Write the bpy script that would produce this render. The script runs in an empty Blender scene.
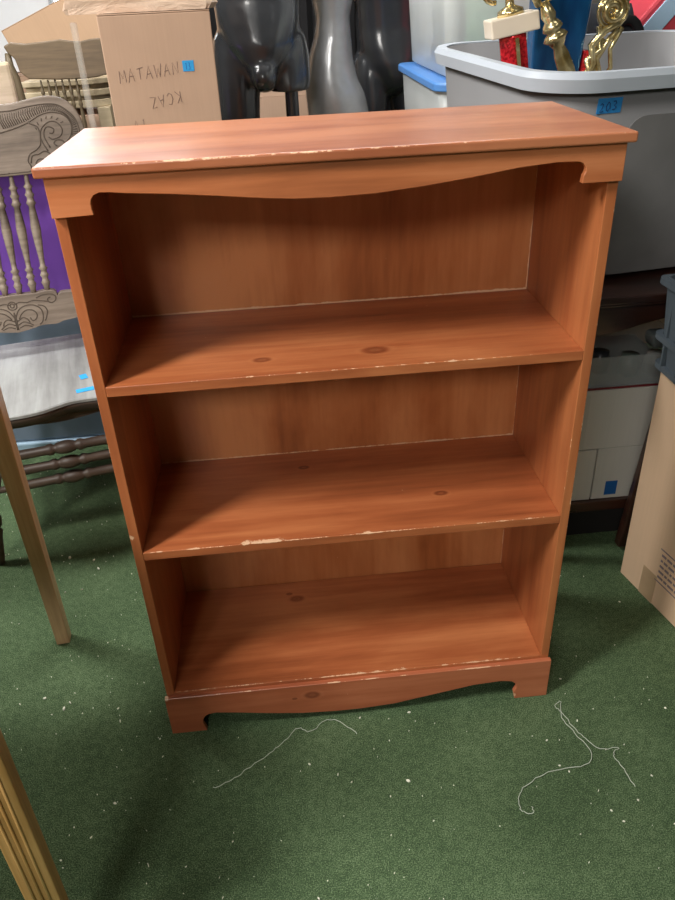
import bpy, bmesh, math, random
from mathutils import Vector, Matrix, Euler
C = bpy.context.scene.collection
S = bpy.context.scene
PI = math.pi
random.seed(7)

# ------------------------------------------------------------------ camera, world, light, exposure
cam = bpy.data.cameras.new('camera'); co = bpy.data.objects.new('camera', cam); C.objects.link(co)
co.location = (0.3041, -1.0774, 1.3197); co.rotation_euler = (1.0225, 0.0419, -0.0918)
cam.sensor_fit = 'HORIZONTAL'; cam.sensor_width = 36.0; cam.lens = 746.4 / 675 * 36.0
cam.clip_start = 0.02
S.camera = co
w = bpy.data.worlds.new('world'); S.world = w; w.use_nodes = True
w.node_tree.nodes['Background'].inputs[0].default_value = (0.9, 0.95, 1, 1)
w.node_tree.nodes['Background'].inputs[1].default_value = 0.25

def area(name, loc, aim, sx, sy, power, col=(1, .96, .9)):
    l = bpy.data.lights.new(name, 'AREA'); l.shape = 'RECTANGLE'; l.size = sx; l.size_y = sy
    l.energy = power; l.color = col
    o = bpy.data.objects.new(name, l); C.objects.link(o); o.location = loc
    o.rotation_euler = (Vector(aim) - Vector(loc)).to_track_quat('-Z', 'Y').to_euler()
    return o
area('fluorescent_light', (-1.05, -0.85, 2.72), (-0.5, -0.4, 0), 0.3, 1.1, 104, (1, .965, .91))
area('fluorescent_light', (-0.9, -3.2, 2.6), (0.2, -1.0, 0.6), 1.0, 0.5, 46, (1, .965, .91))
area('fluorescent_light', (0.6, 1.7, 2.72), (0.6, 1.7, 0), 1.4, 0.4, 34, (1, .975, .94))
area('fluorescent_light', (-1.3, 0.9, 2.72), (-0.8, 0.9, 0), 0.4, 1.2, 70, (1, .98, .95))
area('fluorescent_light', (1.9, -0.6, 2.72), (1.9, -0.4, 0), 0.4, 1.2, 4, (1, .975, .94))
S.view_settings.view_transform = 'Standard'; S.view_settings.look = 'None'
S.view_settings.gamma = 1; S.view_settings.use_curve_mapping = False
S.view_settings.exposure = 0.12

# ------------------------------------------------------------------ materials
def lin(r, g, b):
    f = lambda c: (c/255/12.92) if c/255 <= .04045 else ((c/255+.055)/1.055)**2.4
    return (f(r), f(g), f(b), 1)

class NT:
    def __init__(s, name, rough=.5, metal=0, spec=.5, coat=0):
        s.m = bpy.data.materials.new(name); s.m.use_nodes = True
        s.t = s.m.node_tree; s.b = s.t.nodes['Principled BSDF']
        s.b.inputs['Roughness'].default_value = rough; s.b.inputs['Metallic'].default_value = metal
        s.b.inputs['Specular IOR Level'].default_value = spec
        s.b.inputs['Coat Weight'].default_value = coat; s.b.inputs['Coat Roughness'].default_value = .25
        s.tc = s.t.nodes.new('ShaderNodeTexCoord').outputs['Object']
    def n(s, typ, **k):
        o = s.t.nodes.new(typ)
        for a, v in k.items(): setattr(o, a, v)
        return o
    def plug(s, inp, v):
        if hasattr(v, 'is_linked') or isinstance(v, bpy.types.NodeSocket): s.t.links.new(v, inp)
        else: inp.default_value = v
    def math(s, op, a, b=0, c=None, clamp=False):
        o = s.n('ShaderNodeMath', operation=op, use_clamp=clamp); s.plug(o.inputs[0], a); s.plug(o.inputs[1], b)
        if c is not None: s.plug(o.inputs[2], c)
        return o.outputs[0]
    def noise(s, scale, stretch=(1, 1, 1), detail=3, rough=.55, dist=0, vec=None):
        mp = s.n('ShaderNodeMapping'); s.plug(mp.inputs[0], vec or s.tc); mp.inputs['Scale'].default_value = stretch
        o = s.n('ShaderNodeTexNoise'); s.plug(o.inputs['Vector'], mp.outputs[0]); o.inputs['Scale'].default_value = scale
        o.inputs['Detail'].default_value = detail; o.inputs['Roughness'].default_value = rough; o.inputs['Distortion'].default_value = dist
        return o.outputs[0]
    def ramp(s, f, stops):
        o = s.n('ShaderNodeValToRGB'); s.plug(o.inputs[0], f); e = o.color_ramp.elements
        while len(e) < len(stops): e.new(.5)
        for k, (p, c) in enumerate(stops): e[k].position = p; e[k].color = c
        return o.outputs[0]
    def mix(s, f, a, b, mode='MIX'):
        o = s.n('ShaderNodeMix', data_type='RGBA', blend_type=mode); s.plug(o.inputs[0], f); s.plug(o.inputs[6], a); s.plug(o.inputs[7], b)
        return o.outputs[2]
    def bump(s, h, strength=.3, dist=.002):
        o = s.n('ShaderNodeBump'); s.plug(o.inputs['Height'], h); o.inputs['Strength'].default_value = strength
        o.inputs['Distance'].default_value = dist; s.t.links.new(o.outputs[0], s.b.inputs['Normal'])
    def col(s, c): s.plug(s.b.inputs['Base Color'], c); return s

def g1(v): return (v, v, v, 1)

def plain(name, rgb, rough=.5, metal=0, var=.12, vscale=8, bump=0, bscale=200, coat=0, spec=.5):
    N = NT(name, rough, metal, spec, coat); c = lin(*rgb)
    a = tuple(x*(1-var) for x in c[:3])+(1,); b = tuple(min(1, x*(1+var)) for x in c[:3])+(1,)
    N.col(N.ramp(N.noise(vscale), [(.3, a), (.7, b)]))
    if bump: N.bump(N.noise(bscale), bump, .001)
    return N.m

def wood(name, dark, mid, light, axis=0, rough=.38, coat=.25, knots=(), wear=(), across=14, pale=(236, 196, 160), stain=.5):
    """varnished boards: streaks along axis, ringed knots at given places, chipped edges where asked"""
    N = NT(name, rough, 0, .5, coat)
    st = [1, 1, 1]; st[axis] = .07
    v = N.tc
    kn = 0
    for (kx, ky, kz, r) in knots:
        d = N.n('ShaderNodeVectorMath', operation='DISTANCE'); 
        sc = [1, 1, 1]; sc[axis] = .6
        mp = N.n('ShaderNodeMapping'); N.plug(mp.inputs[0], N.tc); mp.inputs['Scale'].default_value = sc
        N.plug(d.inputs[0], mp.outputs[0]); d.inputs[1].default_value = (kx*sc[0], ky*sc[1], kz*sc[2])
        k = N.math('SUBTRACT', 1, N.math('DIVIDE', d.outputs['Value'], r), clamp=True)
        kn = N.math('MAXIMUM', kn, k)
    n1 = N.noise(across, tuple(st), 5, .6, .35)
    n2 = N.noise(across*6, tuple(st), 3, .6, .2)
    n3 = N.noise(4.5, tuple(.45 if q == axis else 1 for q in range(3)), 5, .62, .5)
    f = N.math('ADD', N.math('MULTIPLY', n1, .55), N.math('ADD', N.math('MULTIPLY', n2, .22), N.math('MULTIPLY', n3, .40*stain*2)))
    if knots:
        wv = N.math('MULTIPLY', N.math('SINE', N.math('MULTIPLY', kn, 8)), N.math('MULTIPLY', kn, .25))
        f = N.math('ADD', f, wv)
    base = N.ramp(f, [(.39+.1*(stain-.5), lin(*dark)), (.56+.2*(stain-.5), lin(*mid)), (.74+.3*(stain-.5), lin(*light))])
    if knots:
        base = N.mix(N.math('MULTIPLY', N.math('POWER', kn, 1.5), .75, clamp=True), base, lin(96, 38, 20))
    sp = N.n('ShaderNodeSeparateXYZ'); N.plug(sp.inputs[0], N.tc)
    tot = 0
    wn = N.noise(34, (1, 1, 1), 6, .75)
    wl = N.noise(5, (1, 1, 1), 2, .5)
    for (cond, thr) in wear:       # cond: list of (axis, value, halfwidth)
        mk = 1
        for (ax, val, hw) in cond:
            dd = N.math('ABSOLUTE', N.math('SUBTRACT', sp.outputs[ax], val))
            mk = N.math('MULTIPLY', mk, N.math('SUBTRACT', 1, N.math('DIVIDE', dd, hw), clamp=True))
        t = N.math('ADD', N.math('ADD', N.math('MULTIPLY', mk, .40), N.math('MULTIPLY', wl, .45)), N.math('SUBTRACT', wn, thr))
        t = N.math('MULTIPLY', N.math('MULTIPLY', t, 22, clamp=True), N.math('GREATER_THAN', mk, .01))
        tot = N.math('MAXIMUM', tot, t)
    # a few scattered nicks
    vo = N.n('ShaderNodeTexVoronoi'); vo.inputs['Scale'].default_value = 26; N.plug(vo.inputs['Vector'], N.tc)
    hw = N.math('MULTIPLY', N.math('LESS_THAN', vo.outputs['Distance'], .035), N.math('GREATER_THAN', N.noise(9), .60))
    tot = N.math('MAXIMUM', tot, N.math('MULTIPLY', hw, .55))
    base = N.mix(N.math('MULTIPLY', tot, .8), base, lin(*pale))
    N.col(base)
    N.plug(N.b.inputs['Roughness'], N.math('ADD', N.math('MULTIPLY', N.noise(7, detail=5), .22), rough-.1))
    N.bump(N.math('ADD', n2, N.math('MULTIPLY', tot, -1.0)), .12, .001)
    return N.m

def cardboard(name, rgb=(186, 152, 122), var=.06):
    N = NT(name, .85, 0, .15); c = lin(*rgb)
    n = N.math('ADD', N.math('MULTIPLY', N.noise(3, detail=4), .7), N.math('MULTIPLY', N.noise(160, (1, 1, .03)), .3))
    N.col(N.ramp(n, [(.35, tuple(x*(1-var) for x in c[:3])+(1,)), (.65, tuple(min(1, x*(1+var)) for x in c[:3])+(1,))]))
    N.bump(N.noise(120, (1, 1, .04)), .15, .001)
    return N.m

def clear(name, tint=(.9, .93, .95, 1), rough=.18, alpha=.35):
    """cloudy translucent plastic: thin sheet, part see-through"""
    N = NT(name, rough, 0, .5); N.col(N.ramp(N.noise(5, detail=4), [(.3, tuple(c*.9 for c in tint[:3])+(1,)), (.7, tint)]))
    N.b.inputs['Alpha'].default_value = alpha
    return N.m

# ------------------------------------------------------------------ mesh helpers
def obj(name, bm, mat, parent=None, smooth=False, bevel=0, seg=2, recalc=True):
    if recalc: bmesh.ops.recalc_face_normals(bm, faces=bm.faces[:])
    me = bpy.data.meshes.new(name); bm.to_mesh(me); bm.free()
    o = bpy.data.objects.new(name, me); C.objects.link(o)
    if mat: me.materials.append(mat)
    if smooth:
        for p in me.polygons: p.use_smooth = True
    if bevel:
        m = o.modifiers.new('bevel', 'BEVEL'); m.width = bevel; m.segments = seg; m.limit_method = 'ANGLE'; m.angle_limit = .6
        m.harden_normals = False
    if parent: o.parent = parent
    return o

def thing(name, label, cat, loc=(0, 0, 0), rz=0, group=None, rot=None):
    o = bpy.data.objects.new(name, None); C.objects.link(o); o.empty_display_size = .05
    o.location = loc; o.rotation_euler = rot or (0, 0, rz); o['label'] = label; o['category'] = cat
    if group: o['group'] = group
    return o
def tag(o, label, cat, group=None):
    o['label'] = label; o['category'] = cat
    if group: o['group'] = group
    return o
def struct(o): o['kind'] = 'structure'; return o

def box(bm, x0, x1, y0, y1, z0, z1, M=None):
    vs = [bm.verts.new((x, y, z)) for x in (x0, x1) for y in (y0, y1) for z in (z0, z1)]
    for f in ((0, 1, 3, 2), (4, 6, 7, 5), (0, 4, 5, 1), (2, 3, 7, 6), (0, 2, 6, 4), (1, 5, 7, 3)):
        bm.faces.new([vs[i] for i in f])
    if M is not None: bmesh.ops.transform(bm, matrix=M, verts=vs)
    return vs
def B(*a, M=None):
    bm = bmesh.new(); box(bm, *a, M=M); return bm

def prism(bm, pts, a, b, plane='xz', M=None):
    """extrude a 2-D outline between a and b along the remaining axis"""
    def P(u, v, t): return {'xz': (u, t, v), 'xy': (u, v, t), 'yz': (t, u, v)}[plane]
    A = [bm.verts.new(P(u, v, a)) for u, v in pts]; Bv = [bm.verts.new(P(u, v, b)) for u, v in pts]
    n = len(pts)
    bm.faces.new(A); bm.faces.new(Bv[::-1])
    for i in range(n): bm.faces.new((A[i], Bv[i], Bv[(i+1) % n], A[(i+1) % n]))
    if M is not None: bmesh.ops.transform(bm, matrix=M, verts=A+Bv)
    return A+Bv

def tube(bm, pts, r, seg=8, flat=1.0, nrm=None, cap=True):
    """round tube along points; r number or list; flat squashes it along nrm"""
    pts = [Vector(p) for p in pts]; n = len(pts); rs = r if isinstance(r, (list, tuple)) else [r]*n
    rings = []; up = Vector(nrm) if nrm else None
    prev = None
    for i, p in enumerate(pts):
        t = (pts[min(i+1, n-1)]-pts[max(i-1, 0)]).normalized()
        if up is not None: v = (up - t*up.dot(t)).normalized(); u = t.cross(v)
        else:
            u = prev - t*prev.dot(t) if prev else t.orthogonal()
            u = u.normalized(); prev = u; v = t.cross(u)
        rings.append([bm.verts.new(p + (u*math.cos(2*PI*k/seg) + v*math.sin(2*PI*k/seg)*flat)*rs[i]) for k in range(seg)])
    for a, b in zip(rings, rings[1:]):
        for k in range(seg): bm.faces.new((a[k], a[(k+1) % seg], b[(k+1) % seg], b[k]))
    if cap:
        bm.faces.new(rings[0][::-1]); bm.faces.new(rings[-1])
    return rings

def lathe(bm, prof, p0, p1, seg=14):
    """turned piece: prof = (t 0..1, radius) along p0->p1"""
    p0 = Vector(p0); p1 = Vector(p1)
    pts = [p0.lerp(p1, t) for t, _ in prof]; rs = [r for _, r in prof]
    ax = (p1-p0).normalized(); u = ax.orthogonal().normalized(); v = ax.cross(u)
    rings = [[bm.verts.new(p+(u*math.cos(2*PI*k/seg)+v*math.sin(2*PI*k/seg))*max(r, .0003)) for k in range(seg)] for p, r in zip(pts, rs)]
    for a, b in zip(rings, rings[1:]):
        for k in range(seg): bm.faces.new((a[k], a[(k+1) % seg], b[(k+1) % seg], b[k]))
    bm.faces.new(rings[0][::-1]); bm.faces.new(rings[-1])

def loft(bm, rings, seg=24, ex=2.0):
    """stack of ellipses (z, cx, cy, rx, ry), closed at both ends"""
    R = []
    for z, cx, cy, rx, ry in rings:
        ring = []
        for k in range(seg):
            a = 2*PI*k/seg; c, s = math.cos(a), math.sin(a)
            ring.append(bm.verts.new((cx+rx*math.copysign(abs(c)**(2/ex), c), cy+ry*math.copysign(abs(s)**(2/ex), s), z)))
        R.append(ring)
    for a, b in zip(R, R[1:]):
        for k in range(seg): bm.faces.new((a[k], a[(k+1) % seg], b[(k+1) % seg], b[k]))
    bm.faces.new(R[0][::-1]); bm.faces.new(R[-1])

def rrect(cx, cy, hx, hy, r, n=9):
    out = []
    for (sx, sy, a0) in ((1, 1, 0), (-1, 1, PI/2), (-1, -1, PI), (1, -1, 1.5*PI)):
        for k in range(n+1):
            a = a0+PI/2*k/n
            out.append((cx+sx*(hx-r)+r*math.cos(a), cy+sy*(hy-r)+r*math.sin(a)))
    return out

def skin_rings(bm, loops, close_ends=(False, False)):
    R = [[bm.verts.new(p) for p in L] for L in loops]
    n = len(R[0])
    for a, b in zip(R, R[1:]):
        for k in range(n): bm.faces.new((a[k], a[(k+1) % n], b[(k+1) % n], b[k]))
    if close_ends[0]: bm.faces.new(R[0][::-1])
    if close_ends[1]: bm.faces.new(R[-1])

# stroke letters, drawn in a unit cell 0..1 wide and high
GLY = {
 'M': [[(0, 0), (.05, 1), (.45, .35), (.85, 1), (.95, 0)]], 'A': [[(0, 0), (.42, 1), (.85, 0)], [(.15, .38), (.75, .42)]],
 'T': [[(0, .95), (.9, 1)], [(.45, 1), (.42, 0)]], 'W': [[(0, 1), (.2, 0), (.48, .7), (.7, 0), (1, 1)]],
 'N': [[(0, 0), (.05, 1), (.75, .05), (.8, 1)]], 'K': [[(0, 0), (.05, 1)], [(.75, 1), (.08, .45), (.8, 0)]],
 'C': [[(.8, .9), (.4, 1), (.05, .6), (.1, .15), (.5, 0), (.85, .15)]], 'Z': [[(0, .95), (.8, 1), (.02, .05), (.85, 0)]],
 '2': [[(0, .8), (.3, 1), (.65, .8), (.5, .45), (0, 0), (.75, .02)]], '0': [[(.4, 1), (.05, .6), (.1, .15), (.4, 0), (.7, .3), (.7, .75), (.4, 1)]],
 '3': [[(.05, .95), (.45, 1), (.65, .78), (.3, .52), (.7, .3), (.5, .02), (.05, .06)]], '1': [[(.2, .8), (.4, 1), (.4, 0)]],
 'B': [[(.05, 0), (.05, 1), (.55, .9), (.5, .6), (.08, .5), (.6, .4), (.6, .1), (.05, 0)]],
}
def letters(bm, text, org, ux, uz, h, wd, gap, r=.0012, nrm=(0, -1, 0), wob=.05, dz=0):
    org = Vector(org); ux = Vector(ux).normalized(); uz = Vector(uz).normalized(); x = 0
    for i, ch in enumerate(text):
        for st in GLY.get(ch, []):
            pts = [org+ux*(x+(a+random.uniform(-wob, wob))*wd)+uz*((b+random.uniform(-wob, wob))*h+dz*i) for a, b in st]
            tube(bm, pts, r, 5, .35, nrm)
        x += wd+gap
def ink(name='marker_ink', rgb=(122, 100, 90)): return plain(name, rgb, .8, var=.05)

# ------------------------------------------------------------------ room
def carpet_mat():
    N = NT('green_carpet', .95, 0, .12)
    a = N.noise(430, detail=2, rough=.7); b = N.noise(4.5, detail=4); c = N.noise(70, detail=3)
    f = N.math('ADD', N.math('MULTIPLY', a, .72), N.math('ADD', N.math('MULTIPLY', b, .14), N.math('MULTIPLY', c, .14)))
    base = N.ramp(f, [(.34, lin(38, 50, 34)), (.5, lin(76, 98, 68)), (.66, lin(136, 156, 118))])
    v = N.n('ShaderNodeTexVoronoi'); v.inputs['Scale'].default_value = 190; N.plug(v.inputs['Vector'], N.tc)
    sp = N.math('MULTIPLY', N.math('LESS_THAN', v.outputs['Distance'], .16), N.math('GREATER_THAN', N.noise(60), .62))
    N.col(N.mix(N.math('MULTIPLY', sp, .45), base, lin(170, 185, 160)))
    N.bump(a, .7, .004)
    return N.m
struct(obj('floor', B(-3.6, 4.2, -5, 4.2, -.05, 0), carpet_mat()))
wall_m = plain('painted_wall', (132, 130, 124), .8, var=.05, bump=.1)
struct(obj('wall_back', B(-3.6, 4.2, 4.2, 4.3, -.05, 2.8), wall_m))
struct(obj('wall_left', B(-3.7, -3.6, -5, 4.3, -.05, 2.8), wall_m))
struct(obj('wall_right', B(4.2, 4.3, -5, 4.3, -.05, 2.8), wall_m))
struct(obj('wall_front', B(-3.7, 4.3, -5.1, -5, -.05, 2.8), wall_m))
struct(obj('ceiling', B(-3.7, 4.3, -5.1, 4.3, 2.8, 2.9), plain('ceiling_tile', (170, 168, 162), .9, var=.04)))
# a bright window on the back wall, up behind the chairs
wn = obj('window_1', B(-1.75, -.15, 4.17, 4.2, 1.25, 2.35), plain('window_paint', (220, 220, 215), .5)); struct(wn)
E_ = NT('daylight_pane', .4); E_.col((.8, .9, 1, 1)); E_.b.inputs['Emission Color'].default_value = (.88, .95, 1, 1); E_.b.inputs['Emission Strength'].default_value = 7
for x0 in (-1.69, -.92):
    p = obj('window_pane', B(x0, x0+.71, 4.160, 4.169, 1.31, 2.29), E_.m, wn)

# ------------------------------------------------------------------ BOOKCASE
W_, D_, H_ = .8, .332, 1.1423
TT, OH, OS = .0144, .0194, .010
ORG = dict(dark=(122, 62, 34), mid=(166, 92, 54), light=(196, 122, 76))
bk = thing('bookcase', 'small orange-brown stained wooden bookcase with three open shelves and scalloped apron', 'bookcase')
TP = .0165
def shelf_part(name, ztop, knots, extra=[]):
    m = wood(name+'_wood', **ORG, axis=0, knots=knots, wear=[([(1, 0, .004), (2, ztop, .004)], 1.06), ([(1, 0, .02), (2, ztop, .003)], 1.18)]+extra)
    return obj(name, B(TP, W_-TP, 0, D_-.03, ztop-.0175, ztop), m, bk, bevel=.0012)
shelf_part('shelf', .8102, [(.262, .06, .8102, .016), (.451, .065, .8102, .024)])
shelf_part('shelf', .4785, [(.319, .24, .4785, .012), (.581, .105, .4785, .014)], [([(0, .235, .07), (1, 0, .016), (2, .4785, .004)], .90)])
shelf_part('shelf', .1140, [(.279, .243, .114, .018), (.262, .262, .114, .008)])
# the worn patch along the middle shelf's front edge is in its own wood
side_wear = [([(1, 0, .004), (0, .004, .012), (2, .515, .012)], .86), ([(1, 0, .004), (0, 0, .004)], 1.13), ([(1, 0, .004), (0, TP, .003)], 1.2), ([(1, 0, .004), (0, W_, .005)], 1.08), ([(1, 0, .004), (0, W_-TP, .003)], 1.14)]
side_m = wood('side_panel_wood', (116, 60, 34), (162, 90, 52), (192, 118, 72), axis=2, wear=side_wear, across=11)
for x0 in (0, W_-TP):
    obj('side_panel', B(x0, x0+TP, 0, D_, 0, H_-TT), side_m, bk, bevel=.0012)
back_m = wood('back_panel_wood', (130, 70, 36), (178, 104, 58), (206, 134, 84), axis=2, across=9, stain=.9, wear=[([(1, D_-.028, .004), (2, .8102, .004)], .93), ([(1, D_-.028, .004), (2, .4785, .004)], .97), ([(1, D_-.028, .004), (0, W_-TP, .003)], .98)])
obj('back_panel', B(TP, W_-TP, D_-.028, D_-.018, .02, H_-TT), back_m, bk)
top_m = wood('top_board_wood', (116, 58, 36), (152, 84, 54), (184, 116, 80), axis=0, rough=.36, coat=.15, across=8, stain=.9,
             wear=[([(1, -OH, .004), (2, H_, .004)], 1.0), ([(0, W_+OS, .005), (2, H_, .004)], .95), ([(1, D_, .004), (2, H_, .003)], 1.1)])
obj('top_board', B(-OS, W_+OS, -OH, D_+.002, H_-TT, H_), top_m, bk, bevel=.003, seg=3)
AP = [(.0569, 1.0755), (.0557, 1.083), (.0557, 1.0909), (.0575, 1.0965), (.0615, 1.1015), (.0693, 1.1044), (.082, 1.1040), (.1035, 1.1016), (.1662, 1.0965), (.2302, 1.09), (.2944, 1.0828),
      (.3337, 1.0798), (.3817, 1.0787), (.4482, 1.0802), (.515, 1.0857), (.5816, 1.0932), (.6487, 1.1024), (.7023, 1.1063), (.733, 1.1057), (.7400, 1.1030), (.7445, 1.0975), (.7449, 1.0916), (.7425, 1.0860), (.7412, 1.0755)]
ap_m = wood('apron_wood', (144, 80, 46), (182, 108, 66), (206, 134, 90), axis=0, knots=[], wear=[([(1, -.0104, .003), (2, 1.128, .004)], 1.15)])
bm = bmesh.new(); prism(bm, [(0, 1.0737)]+[(x, z) for x, z in AP][0:1]+AP[1:]+[(W_, 1.0755), (W_, H_-TT), (0, H_-TT)], -.0104, .0, 'xz')
obj('apron', bm, ap_m, bk, bevel=.0008, seg=1)
PL = [(.0698, 0), (.0672, .012), (.0640, .0235), (.0655, .034), (.0700, .043), (.0782, .0492), (.0954, .0516), (.1388, .0449), (.2059, .0326), (.2741, .0228), (.3435, .0185), (.3958, .0180),
      (.4698, .0230), (.5655, .0411), (.6414, .0554), (.6988, .0586), (.7232, .0540), (.7330, .0440), (.7347, .0346), (.7292, .0195), (.7315, .010), (.7326, 0)]
pl_m = wood('plinth_wood', (134, 70, 46), (170, 94, 62), (194, 118, 84), axis=0, knots=[(.297, -.0104, .076, .017), (.26, -.0104, .070, .006)],
            wear=[([(1, -.0104, .004), (2, .1067, .003)], 1.1), ([(0, .732, .012), (2, .01, .02)], 1.0), ([(0, 0, .006), (2, .1067, .01)], .9)])
bm = bmesh.new(); prism(bm, [(-.0035, 0)]+PL+[(W_+.0035, 0), (W_+.0035, .1067), (-.0035, .1067)], -.0104, .0, 'xz')
# the plinth is cut so that its feet stand on the floor
pln = obj('plinth', bm, pl_m, bk, bevel=.001, seg=1)

# ------------------------------------------------------------------ carved oak chairs
OAK = dict(dark=(82, 70, 60), mid=(124, 110, 98), light=(162, 148, 134))
def spiral(cx, cz, r0, r1, a0, turns, n=22, sx=1):
    return [(cx+sx*(r0+(r1-r0)*t/n)*math.cos(a0+turns*2*PI*t/n), cz+(r0+(r1-r0)*t/n)*math.sin(a0+turns*2*PI*t/n)) for t in range(n+1)]
SPIN = [(0, .005), (.06, .006), (.10, .007), (.12, .0125), (.14, .008), (.165, .009), (.185, .013), (.205, .009), (.23, .010), (.25, .0135), (.275, .008), (.33, .010), (.45, .0135), (.58, .011), (.70, .0075), (.76, .007), (.78, .0125), (.80, .008), (.82, .009), (.84, .0125), (.86, .008), (.88, .009), (.90, .0125), (.93, .009), (1, .006)]
RUNG = [(0, .0075), (.10, .010), (.25, .0135), (.38, .0125), (.40, .0155), (.42, .0155), (.435, .011), (.45, .015), (.475, .0175), (.5, .0185), (.525, .0175), (.55, .015), (.565, .011), (.58, .0155), (.60, .0155), (.62, .0125), (.75, .0135), (.9, .010), (1, .0075)]
LEGP = [(0, .010), (.06, .013), (.22, .017), (.26, .020), (.28, .014), (.31, .021), (.36, .022), (.40, .015), (.55, .019), (.70, .021), (.74, .015), (.78, .022), (.9, .020), (1, .018)]

def rake(z): return .43+(z-.45)*.15+max(0, z-.45)**2*.06   # how the back leans away from the seat
def smooth2(pts, n=6):
    P = [Vector((x, z, 0)) for x, z in pts]; out = []
    for i in range(len(P)-1):
        p0, p1, p2, p3 = P[max(i-1, 0)], P[i], P[i+1], P[min(i+2, len(P)-1)]
        for k in range(n):
            q = k/n; v = .5*((2*p1)+(p2-p0)*q+(2*p0-5*p1+4*p2-p3)*q*q+(3*p1-p0-3*p2+p3)*q**3); out.append((v.x, v.y))
    return out+[(P[-1].x, P[-1].y)]
def carved_chair(loc, rz, label, m, mdark, mseat, mgroove):
    t = thing('carved_chair', label, 'chair', loc, rz)
    hs = .45
    fr = [(.225, .075), (.17, .053), (.10, .064), (.04, .066), (.0, .052), (-.04, .038), (-.10, .034), (-.17, .045), (-.235, .075)]
    out = [(-.255, .30), (-.255, .545), (.14, .545), (.20, .30)]+smooth2(fr, 4)
    cx, cy = -.02, .3
    def lp(z, k): return [(cx+(x-cx)*k, cy+(y-cy)*k, z) for x, y in out]
    bm = bmesh.new(); skin_rings(bm, [lp(hs-.010, 1), lp(hs-.003, .998), lp(hs, .985)], (True, True)); st = obj('seat', bm, mseat, t)
    bm = bmesh.new(); skin_rings(bm, [lp(hs-.044, .93), lp(hs-.038, .965), lp(hs-.022, .985), lp(hs-.0105, .992)], (True, True)); obj('seat_edge', bm, mdark, st, True)
    bm = bmesh.new()
    pr = [(x, hs-.058-.006*math.cos(x/.2*PI*1.3)) for x in [-.2+.4*k/20 for k in range(21)]]
    prism(bm, pr+[(.2, hs-.040), (-.2, hs-.040)], .085, .105, 'xz'); obj('seat_rail', bm, mdark, t, bevel=.002)
    for sx in (-1, 1):
        bm = bmesh.new(); lathe(bm, LEGP, (sx*.245, .055, 0), (sx*.20, .08, hs-.04)); obj('leg', bm, mdark, t, True)
        bm = bmesh.new(); lathe(bm, [(0, .012), (.3, .017), (.7, .018), (1, .018)], (sx*.18-.05, .56, 0), (sx*.16-.06, .46, hs-.03)); obj('leg', bm, mdark, t, True)
        zs = [hs-.02+i*.03 for i in range(18)]
        bm = bmesh.new(); tube(bm, [(sx*(.185+.01*(z-hs))-.07+.11*(z-hs), rake(z)+.022, z) for z in zs], [.014+.003*math.sin(i*1.1) for i in range(len(zs))], 10)
        obj('back_post', bm, m, t, True)
        for z in (.30, .2):
            bm = bmesh.new(); lathe(bm, [(0, .007), (.5, .012), (1, .007)], (sx*.205, .08, z), (sx*.17-.05, .50, z)); obj('stretcher', bm, mdark, t, True)
    for (z, y) in ((.325, .058), (.275, .065), (.225, .071)):
        bm = bmesh.new(); lathe(bm, RUNG, (-.21, y, z), (.21, y, z)); obj('stretcher', bm, mdark, t, True)
    th = .012
    def board(name, up, lo):
        bm = bmesh.new(); prism(bm, lo+up[::-1], -th, th, 'xz')
        for v in bm.verts: v.co.y += rake(v.co.z)
        return obj(name, bm, m, t, bevel=.003)
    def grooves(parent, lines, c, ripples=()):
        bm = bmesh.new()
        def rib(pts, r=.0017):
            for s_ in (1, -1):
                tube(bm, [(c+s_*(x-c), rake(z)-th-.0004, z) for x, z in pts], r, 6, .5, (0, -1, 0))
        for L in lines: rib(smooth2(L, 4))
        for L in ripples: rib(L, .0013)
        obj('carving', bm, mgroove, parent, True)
    # lower rail, palmette carving centred at c
    c = -.080
    rt = smooth2([(c, .627), (-.0172, .6245), (.015, .627), (.0373, .6255), (.046, .619)], 4)+smooth2([(.0472, .6100), (.052, .613), (.0575, .6165), (.0771, .6165), (.10, .614), (.115, .61)], 3)
    rb = smooth2([(c, .5215), (-.0397, .5275), (-.0109, .533), (.0277, .5314), (.0487, .537), (.0738, .539), (.115, .545)], 4)
    mir = lambda L: [(2*c-x, z) for x, z in L[:0:-1]]
    rl = board('lower_rail', mir(rt)+rt, mir(rb)+rb)
    G = [[(-.0846, .5539), (-.0772, .5671), (-.0654, .5854), (-.046, .5947), (-.0244, .5935), (-.0077, .5824), (-.0037, .5645), (-.0091, .545), (-.019, .5370)],
         [(-.070, .560), (-.060, .574), (-.045, .582), (-.028, .579), (-.020, .566), (-.026, .553), (-.036, .551), (-.040, .560)],
         [(-.077, .553), (-.060, .562), (-.048, .556), (-.044, .546)], [(-.076, .543), (-.060, .550), (-.044, .543), (-.036, .537)], [(-.074, .534), (-.058, .540), (-.040, .534)],
         [(-.076, .600), (-.060, .606), (-.040, .603), (-.020, .606), (.0, .602), (.018, .598)], [(-.012, .592), (.004, .586), (.010, .572), (.004, .556), (-.002, .545)],
         [(c, .587), (-.071, .590), (-.068, .599), (-.073, .607), (c, .610)], [(c, .593), (-.0755, .596), (-.0755, .602), (c, .605)], [(c, .580), (c+.002, .56), (c+.0015, .53)],
         [(-.012, .612), (.008, .618), (.030, .617), (.041, .609), (.038, .598), (.027, .593), (.018, .598), (.019, .606), (.027, .609)]]
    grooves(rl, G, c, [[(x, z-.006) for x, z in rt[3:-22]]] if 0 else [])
    # crest rail, scrolls either side of a plain panel
    c = 0.0
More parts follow.
